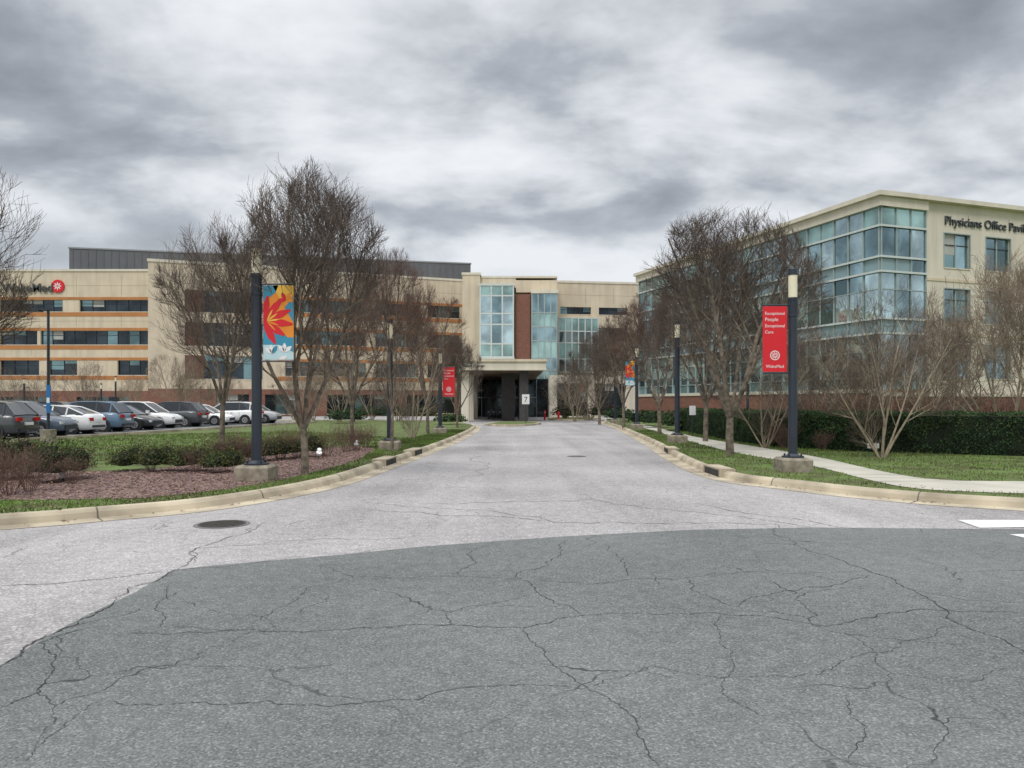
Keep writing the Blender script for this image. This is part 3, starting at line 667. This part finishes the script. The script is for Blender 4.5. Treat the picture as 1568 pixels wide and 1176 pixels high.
# ---------------------------------------------------------------- shrubs and hedge
def leaves(mb,fn,n,s,mats):
    for _ in range(n):
        p,m=fn(); a=Vector((R.gauss(0,1),R.gauss(0,1),R.gauss(0,1))).normalized(); b=a.orthogonal().normalized(); c_=a.cross(b); k_=s*R.uniform(.6,1.3)
        mb.add([p-b*k_,p+c_*k_*.5,p+b*k_,p-c_*k_*.5],[[0,1,2,3]],m if m else R.choice(mats))
def blob(name,x,y,rx,ry,h,mats,n=1400,s=.03,z0=.13):
    e=MB(); sd=R.uniform(0,99)
    def f():
        a=R.uniform(0,6.283); ph=math.acos(R.uniform(-.2,1)); rr_=R.uniform(.70,1.06)
        d=Vector((math.cos(a)*math.sin(ph),math.sin(a)*math.sin(ph),math.cos(ph)))
        k_=rr_*(1+.38*noise.noise(d*2.1+Vector((sd,0,0))))
        return Vector((x+d.x*rx*k_,y+d.y*ry*k_,z0+max(0.01,h*.42+d.z*h*.58*k_))),None
    leaves(e,f,n,s,mats)
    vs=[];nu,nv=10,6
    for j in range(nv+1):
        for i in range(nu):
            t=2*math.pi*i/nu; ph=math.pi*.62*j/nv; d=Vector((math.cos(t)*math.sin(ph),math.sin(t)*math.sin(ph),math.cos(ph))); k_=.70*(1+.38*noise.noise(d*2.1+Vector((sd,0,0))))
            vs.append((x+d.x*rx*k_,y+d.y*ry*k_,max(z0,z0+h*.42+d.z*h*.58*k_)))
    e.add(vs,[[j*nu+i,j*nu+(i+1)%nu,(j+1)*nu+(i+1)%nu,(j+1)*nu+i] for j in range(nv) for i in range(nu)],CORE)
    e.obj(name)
for i in range(8):
    x,y=G(178+i*24,726-R.uniform(0,6),.13); blob('boxwood_shrub',x,y+.3,.34,.4,R.uniform(.52,.66),[BOX,BOX,HEDGE2,BOX2],1000,.024)
for i in range(7):
    x,y=G(330+i*24,714-i*2.2,.13); blob('boxwood_shrub',x,y+.3,.4,.45,R.uniform(.55,.75),[BOX,BOX2,BOX2,HEDGE2],900,.024)
for px,py,h in ((60,742,.85),(95,736,.75),(20,735,.9),(-20,738,.9)):
    x,y=G(px,py,.13); blob('evergreen_shrub',x,y+.3,.5,.5,h,[HEDGE,HEDGE2,BOX2,BOX],1300,.026)
for px,py,w,h,mt in ((865,641,1.4,1.3,PURP),(880,641,1.3,1.1,HEDGE2),(925,642,2.0,1.6,PURP),(950,646,1.6,1.2,HEDGE),(600,642,2.5,1.5,HEDGE),(640,642,2.5,1.3,BOX2),(560,641,2.5,1.4,HEDGE2),(300,641,2.5,1.3,BOX2),(250,641,2.5,1.5,HEDGE),(100,641,3,1.2,BOX2),(985,652,1.2,1.1,HEDGE),(1010,655,1.2,1.1,HEDGE),(1040,660,1.0,1.1,HEDGE2),(530,648,1.6,1.1,HEDGE),(690,650,1.2,.8,HEDGE2)):
    x,y=G(px,py,.13); blob('shrub',x,y,w,w*.8,h,[mt,mt,HEDGE2],700,.09)
HP=smoothpts([(9.7,44),(9.35,36),(9.2,29.5),(10.0,26.2),(11.6,24.4),(14.8,22.6),(20,20.6),(27,18.5)],8)
hb=offset(HP,1.7)
mb=MB(); HHt=1.28
def hpt():
    i=R.randrange(len(HP)-1); t=R.random(); a=Vector(HP[i]).lerp(Vector(HP[i+1]),t); b=Vector(hb[i]).lerp(Vector(hb[i+1]),t)
    if R.random()<.62:
        z=R.uniform(0,HHt); p=a.lerp(b,R.uniform(0,.05)); ed=max(0,z-HHt+.2); p=p.lerp(b,ed*ed*2)
    else: z=HHt-R.uniform(0,.05); p=a.lerp(b,R.random())
    bump=noise.noise(Vector((p.x*1.3,p.y*1.3,z*1.6)))*.15
    d=(a-b).normalized(); p=p+d*bump; z+=bump*.6*(z/HHt)+R.gauss(0,.025)
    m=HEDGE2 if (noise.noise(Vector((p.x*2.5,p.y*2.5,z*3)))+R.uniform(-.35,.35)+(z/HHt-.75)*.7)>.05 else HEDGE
    return Vector((p.x,p.y,.13+max(0,z))),m
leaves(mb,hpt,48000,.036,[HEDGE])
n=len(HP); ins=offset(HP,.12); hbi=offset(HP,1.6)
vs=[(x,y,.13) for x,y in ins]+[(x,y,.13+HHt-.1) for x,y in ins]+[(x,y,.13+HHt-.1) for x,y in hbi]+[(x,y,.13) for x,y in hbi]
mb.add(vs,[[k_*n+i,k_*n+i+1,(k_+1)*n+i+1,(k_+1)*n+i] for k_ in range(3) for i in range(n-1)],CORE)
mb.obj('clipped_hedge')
# ---------------------------------------------------------------- cars
def paint(name,c):
    m,nt,b=newmat(name); b.inputs['Roughness'].default_value=.3; b.inputs['Coat Weight'].default_value=.9; b.inputs['Coat Roughness'].default_value=.04
    N=nt.nodes; L=nt.links; tc=N.new('ShaderNodeTexCoord'); nn=N.new('ShaderNodeTexNoise'); nn.inputs['Scale'].default_value=1.5; L.new(tc.outputs['Object'],nn.inputs['Vector'])
    r=N.new('ShaderNodeValToRGB'); r.color_ramp.elements[0].color=(*[v*.85 for v in c],1); r.color_ramp.elements[1].color=(*[min(1,v*1.1) for v in c],1); L.new(nn.outputs['Fac'],r.inputs['Fac']); L.new(r.outputs['Color'],b.inputs['Base Color']); return m
PW=paint('paint_white',(.82,.82,.81)); PB=paint('paint_blue',(.12,.20,.29)); PK=paint('paint_black',(.012,.012,.014)); PG=paint('paint_graphite',(.05,.055,.06)); PS=paint('paint_silver',(.42,.43,.44)); PN=paint('paint_slate',(.07,.10,.14))
def car(x,y,head,kind,pm):
    e=empty('parked_car',(x,y,.137)); e.rotation_euler=(0,0,(0 if head>0 else math.pi)+R.uniform(-.05,.05))
    if kind=='sedan':
        st=[(-2.36,.62,.70,.36),(-2.33,.88,.80,.27),(-2.15,1.02,.86,.22),(-1.6,1.04,.90,.2),(-.9,.98,.92,.2),(.8,.94,.92,.2),(1.3,.88,.91,.2),(1.85,.77,.88,.2),(2.2,.66,.80,.24),(2.34,.54,.66,.32)]
        gh=[(-2.0,1.03),(-1.15,1.38),(-.45,1.46),(-.38,1.46),(.10,1.46),(.42,1.41),(1.35,.90)]; bel=.93
    else:
        st=[(-2.30,.70,.74,.42),(-2.27,1.0,.84,.32),(-2.15,1.10,.89,.26),(-1.6,1.10,.92,.25),(-.9,1.07,.93,.25),(.8,1.03,.93,.25),(1.3,1.0,.92,.25),(1.9,.90,.89,.25),(2.2,.78,.82,.28),(2.32,.60,.68,.36)]
        gh=[(-2.26,1.06),(-1.75,1.58),(-1.0,1.67),(-.92,1.67),(.1,1.66),(.42,1.60),(1.35,1.0)]; bel=1.02
    mb=MB(); vs=[]
    for X,h,w,b in st:
        half=[(w*.8,b),(w*.98,b+.08),(w,b+(h-b)*.45),(w*.985,h-.13),(w*.90,h-.02),(w*.5,h+.015)]
        ring=half+[(0,h+.02)]+[(-a,z) for a,z in half[::-1]]
        vs+=[(X,a,z) for a,z in ring]
    n=13; fs=[[i*n+j,i*n+j+1,(i+1)*n+j+1,(i+1)*n+j] for i in range(len(st)-1) for j in range(n-1)]
    fs+=[[i*n,(i+1)*n,(i+1)*n+n-1,i*n+n-1] for i in range(len(st)-1)]; fs+=[list(range(n)),list(range((len(st)-1)*n,len(st)*n))]
    mb.add(vs,fs,pm); o=mb.obj('body',e,smooth=True); recalc(o.data)
    g=MB(); rings=[]
    for i,(X,zt) in enumerate(gh):
        end=i in(0,len(gh)-1); wb=.84; wt=.80 if end else .64
        rings.append([(X,wb,bel if not end else zt-.04),(X,wt,zt),(X,0,zt+.03),(X,-wt,zt),(X,-wb,bel if not end else zt-.04)])
    for i in range(len(gh)-1):
        a,b=rings[i],rings[i+1]
        for j in range(4):
            side=j in(0,3); m=CGL if (side or i in(0,len(gh)-2)) else pm
            if side and i==2: m=pm if kind=='sedan' else DARKF
            g.add([a[j],a[j+1],b[j+1],b[j]],[[0,1,2,3]],m)
    for sgn in (1,3):
        for i in range(len(gh)-1):
            g.cyl(rings[i][sgn],rings[i+1][sgn],.035,.035,pm,6)
    for sg in (0,4): g.cyl(rings[1][sg],rings[1][1 if sg==0 else 3],.045,.04,pm,6)
    o=g.obj('greenhouse',e); recalc(o.data)
    w=MB()
    for X in (-1.42,1.42):
        for s in (1,-1):
            w.cyl((X,s*.60,.345),(X,s*.935,.345),.40,.40,DARKF,22); w.cyl((X,s*.70,.33),(X,s*.955,.33),.335,.325,TYRE,24); w.cyl((X,s*.90,.33),(X,s*.962,.33),.225,.21,RIM,18)
            for q in range(5):
                a=q*2*math.pi/5+.3; w.cyl((X+.10*math.cos(a),s*.964,.33+.10*math.sin(a)),(X+.10*math.cos(a),s*.966,.33+.10*math.sin(a)),.045,.04,TYRE,6)
    w.obj('wheels',e)
    d=MB(); h=st[1][1]
    for s in (1,-1):
        d.box(-2.365,-2.05,s*.62-.17,s*.62+.17,h-.20,h-.04,TAIL)
        d.box(1.98,2.30,s*.62-.15,s*.62+.15,st[8][1]-.19,st[8][1]-.06,HEAD)
        d.box(.72,.9,s*.98-.09,s*.98+.09,bel+.0,bel+.13,pm); 
        for xx in (-.5,.35): d.box(xx,xx+.16,s*.935-.012,s*.935+.012,bel-.17,bel-.14,DARKF)
        for xx in (-1.0,-.15,.78): d.box(xx,xx+.012,s*.921-.008,s*.921+.008,.32,bel-.06,DARKF)
        d.box(-1.0,1.0,s*.90-.03,s*.90+.03,.2,.30,DARKF)
    d.box(-2.40,-2.1,-.6,.6,.34,.46,DARKF); d.box(2.1,2.37,-.5,.5,.34,.56,DARKF); d.box(-2.385,-2.3,-.26,.26,.62,.75,WHITE)
    d.obj('trim',e); return e
cars=[(33.2,1,'suv',PG),(36,-1,'suv',PN),(38.9,1,'sedan',PW),(42.0,1,'suv',PB),(45.0,-1,'sedan',PK),(48.0,-1,'suv',PW),(51.2,1,'suv',PG),(54.4,-1,'sedan',PW),(57.4,1,'suv',PW),(60.0,-1,'suv',PS)]
for i,(y,hd,kd,pm) in enumerate(cars):
    rx=-21.3 if y<50 else -21.3+(y-50)*.28
    car(rx-2.35+R.uniform(-.2,.15),y,(-1 if hd>0 else 1),kd,pm)
for y,x,kd,pm in ((38,-30.5,'suv',PS),(41,-30.7,'suv',PW),(44,-31,'sedan',PW),(47,-31,'suv',PG),(50,-30,'suv',PK),(53,-30,'sedan',PS),(35,-33,'sedan',PB),(56,-30,'suv',PW)): car(x,y,1,kd,pm)
# ---------------------------------------------------------------- small things
def sign(px,pyb,H,w,h,m,txt=None,back=POST):
    x,y=G(px,pyb,.0); e=empty('traffic_sign',(x,y,0)); a=MB(); a.cyl((0,0,0),(0,0,H),.03,.03,back,8); a.obj('post',e)
    a=MB(); a.box(-w/2,w/2,-.06,-.035,H-h,H,m); a.box(-w/2-.02,w/2+.02,-.034,-.03,H-h-.02,H+.02,DARKF); a.obj('panel',e)
    if txt: text(txt,h*.8,SIGNG,frame4((0,-.063,H-h*.8),(1,0),(0,-1)),e,'sign_lettering','CENTER',.001)
sign(805,650,2.45,.6,.8,WHITE,'7'); sign(1060,672,1.6,.3,.45,WHITE)
def smallsign(px,py,w,h,H):
    x,y=G(px,py,.13); e=empty('notice_sign',(x,y,.13)); a=MB(); a.box(-w/2,w/2,-.02,.0,H-h,H,WHITE); a.box(-w*.35,-w*.15,-.022,-.02,H-h*.75,H-h*.25,RED); a.cyl((-w*.3,.02,0),(-w*.3,.02,H),.012,.012,DARKF,6); a.cyl((w*.3,.02,0),(w*.3,.02,H),.012,.012,DARKF,6); a.obj('panel',e)
smallsign(1337,694,.36,.16,.32)
def gardenlight(px,py):
    x,y=G(px,py,.13); e=empty('garden_light',(x,y,.13)); a=MB(); a.cyl((0,0,0),(0,0,.12),.02,.02,DARKF,8); a.cyl((0,0,.12),(.03,-.06,.2),.06,.08,WHITE,12); a.cyl((0,.05,.22),(.02,0,.28),.05,.06,WHITE,12); a.obj('head',e)
for a in ((488,703),(97,738),(545,688)): gardenlight(*a)
x,y=4.75,76.6; e=empty('fire_hydrant',(x,y,.15)); a=MB(); a.cyl((0,0,0),(0,0,.06),.17,.17,RED,12); a.cyl((0,0,.06),(0,0,.6),.11,.11,RED,12); a.cyl((0,0,.6),(0,0,.74),.14,.05,RED,12); a.cyl((-.2,0,.45),(.2,0,.45),.055,.055,RED,10); a.cyl((0,-.2,.42),(0,0,.42),.07,.07,RED,10); a.cyl((0,0,.74),(0,0,.8),.03,.03,RED,6); a.obj('barrel',e)
for x,y in ((3.4,77.5),(3.5,80.5)):
    a=MB(); a.cyl((0,0,0),(0,0,.95),.09,.09,RED,12); a.cyl((0,0,.95),(0,0,1.0),.09,.03,RED,12); a.cyl((0,0,.75),(0,0,.82),.093,.093,WHITE,12); o=a.obj('bollard'); o.location=(x,y,0)
for px in (748,757,766,775):
    x,y=G(px,642); a=MB(); a.cyl((0,0,0),(0,0,.95),.09,.09,DARKF,12); a.cyl((0,0,.95),(0,0,1.0),.09,.03,DARKF,12); a.cyl((0,0,.75),(0,0,.82),.093,.093,WHITE,12); o=a.obj('bollard'); o.location=(x,y,0)
for px,py,H_ in ((177,643,4.2),(155,643,3.5),(542,646,4.5),(37,643,4.0),(275,642,4.0),(1145,660,3.2)):
    x,y=G(px,py,.13); e=empty('street_lamp',(x,y,.13)); a=MB(); a.cyl((0,0,0),(0,0,H_-.5),.09,.08,POST,10); a.cyl((0,0,H_-.1),(0,0,H_),.11,.1,POST,10); a.obj('post',e); a=MB(); a.cyl((0,0,H_-.5),(0,0,H_-.1),.09,.09,LENS,10); a.obj('lens',e)
# ---------------------------------------------------------------- world
w=bpy.data.worlds.new('World'); scene.world=w; w.use_nodes=True; nt=w.node_tree; N=nt.nodes; L=nt.links
bg=N['Background']; bg.inputs['Strength'].default_value=.1
sky=N.new('ShaderNodeTexSky'); sky.sky_type='NISHITA'; sky.sun_disc=False; sky.sun_elevation=math.radians(50); sky.sun_rotation=math.radians(200)
tc=N.new('ShaderNodeTexCoord'); sp=N.new('ShaderNodeSeparateXYZ'); L.new(tc.outputs['Generated'],sp.inputs[0])
def mt(op,a,b=None,c_=None,clamp=False):
    n=N.new('ShaderNodeMath'); n.operation=op; n.use_clamp=clamp
    for i,v in enumerate((a,b,c_)):
        if v is None: continue
        if isinstance(v,(int,float)): n.inputs[i].default_value=v
        else: L.new(v,n.inputs[i])
    return n.outputs[0]
zc=mt('MAXIMUM',sp.outputs[2],0.0); den=mt('ADD',zc,.32)
cb=N.new('ShaderNodeCombineXYZ'); L.new(mt('DIVIDE',sp.outputs[0],den),cb.inputs[0]); L.new(mt('MULTIPLY',mt('DIVIDE',sp.outputs[1],den),1.3),cb.inputs[1]); cb.inputs[2].default_value=3.7
def ns(scale,detail,rough,dist=0,off=0):
    n=N.new('ShaderNodeTexNoise'); n.inputs['Scale'].default_value=scale; n.inputs['Detail'].default_value=detail; n.inputs['Roughness'].default_value=rough; n.inputs['Distortion'].default_value=dist
    mp=N.new('ShaderNodeMapping'); mp.inputs['Location'].default_value=(off,off*1.7,off*.3); L.new(cb.outputs[0],mp.inputs['Vector']); L.new(mp.outputs[0],n.inputs['Vector']); return n.outputs['Fac']
a=ns(2.0,6,.50,.2,4.9); b=ns(6.5,4,.55,.2,7.0); c2=ns(.7,1,.5,0,2.0)
v=mt('ADD',mt('ADD',mt('MULTIPLY',a,.72),mt('MULTIPLY',b,.14)),mt('MULTIPLY',c2,.14))
rp=N.new('ShaderNodeValToRGB'); el=rp.color_ramp.elements
el[0].position=.35; el[0].color=(.27,.295,.33,1); el[1].position=.60; el[1].color=(.90,.92,.95,1)
for p_,c_ in ((.41,(.36,.39,.435)),(.455,(.46,.49,.54)),(.48,(.57,.60,.645)),(.51,(.67,.70,.745)),(.55,(.80,.83,.87))):
    e_=el.new(p_); e_.color=(*c_,1)
L.new(v,rp.inputs['Fac'])
hz=N.new('ShaderNodeMapRange'); hz.inputs['From Min'].default_value=0; hz.inputs['From Max'].default_value=.26; hz.inputs['To Min'].default_value=.9; hz.inputs['To Max'].default_value=0; L.new(sp.outputs[2],hz.inputs['Value'])
m1=N.new('ShaderNodeMixRGB'); m1.inputs['Color2'].default_value=(.78,.82,.87,1); L.new(hz.outputs[0],m1.inputs['Fac']); L.new(rp.outputs['Color'],m1.inputs['Color1'])
zn=N.new('ShaderNodeMapRange'); zn.inputs['From Min'].default_value=.5; zn.inputs['From Max'].default_value=.9; zn.inputs['To Min'].default_value=10; zn.inputs['To Max'].default_value=23; L.new(sp.outputs[2],zn.inputs['Value'])
m2=N.new('ShaderNodeVectorMath'); m2.operation='SCALE'; L.new(m1.outputs['Color'],m2.inputs[0]); L.new(zn.outputs[0],m2.inputs['Scale'])
m3=N.new('ShaderNodeMixRGB'); m3.inputs['Fac'].default_value=.95; L.new(sky.outputs[0],m3.inputs['Color1']); L.new(m2.outputs[0],m3.inputs['Color2'])
L.new(m3.outputs[0],bg.inputs['Color'])
sl=bpy.data.lights.new('sun','SUN'); sl.energy=1.5; sl.angle=math.radians(18); sl.color=(1,.97,.92); so=bpy.data.objects.new('sun',sl); col.objects.link(so)
d=Vector((math.sin(math.radians(200))*math.cos(math.radians(50)),math.cos(math.radians(200))*math.cos(math.radians(50)),math.sin(math.radians(50))))
so.rotation_euler=d.to_track_quat('Z','Y').to_euler()
# ---------------------------------------------------------------- camera
cam=bpy.data.cameras.new('camera'); co=bpy.data.objects.new('camera',cam); col.objects.link(co); scene.camera=co
cam.sensor_width=36; cam.lens=F/1568*36; cam.shift_y=(HZ-588)/1568; cam.clip_end=6000; cam.clip_start=.1
co.location=(0,0,CH); co.rotation_euler=(math.radians(90),0,0)
scene.view_settings.view_transform='Standard'; scene.view_settings.look='None'; scene.view_settings.exposure=0
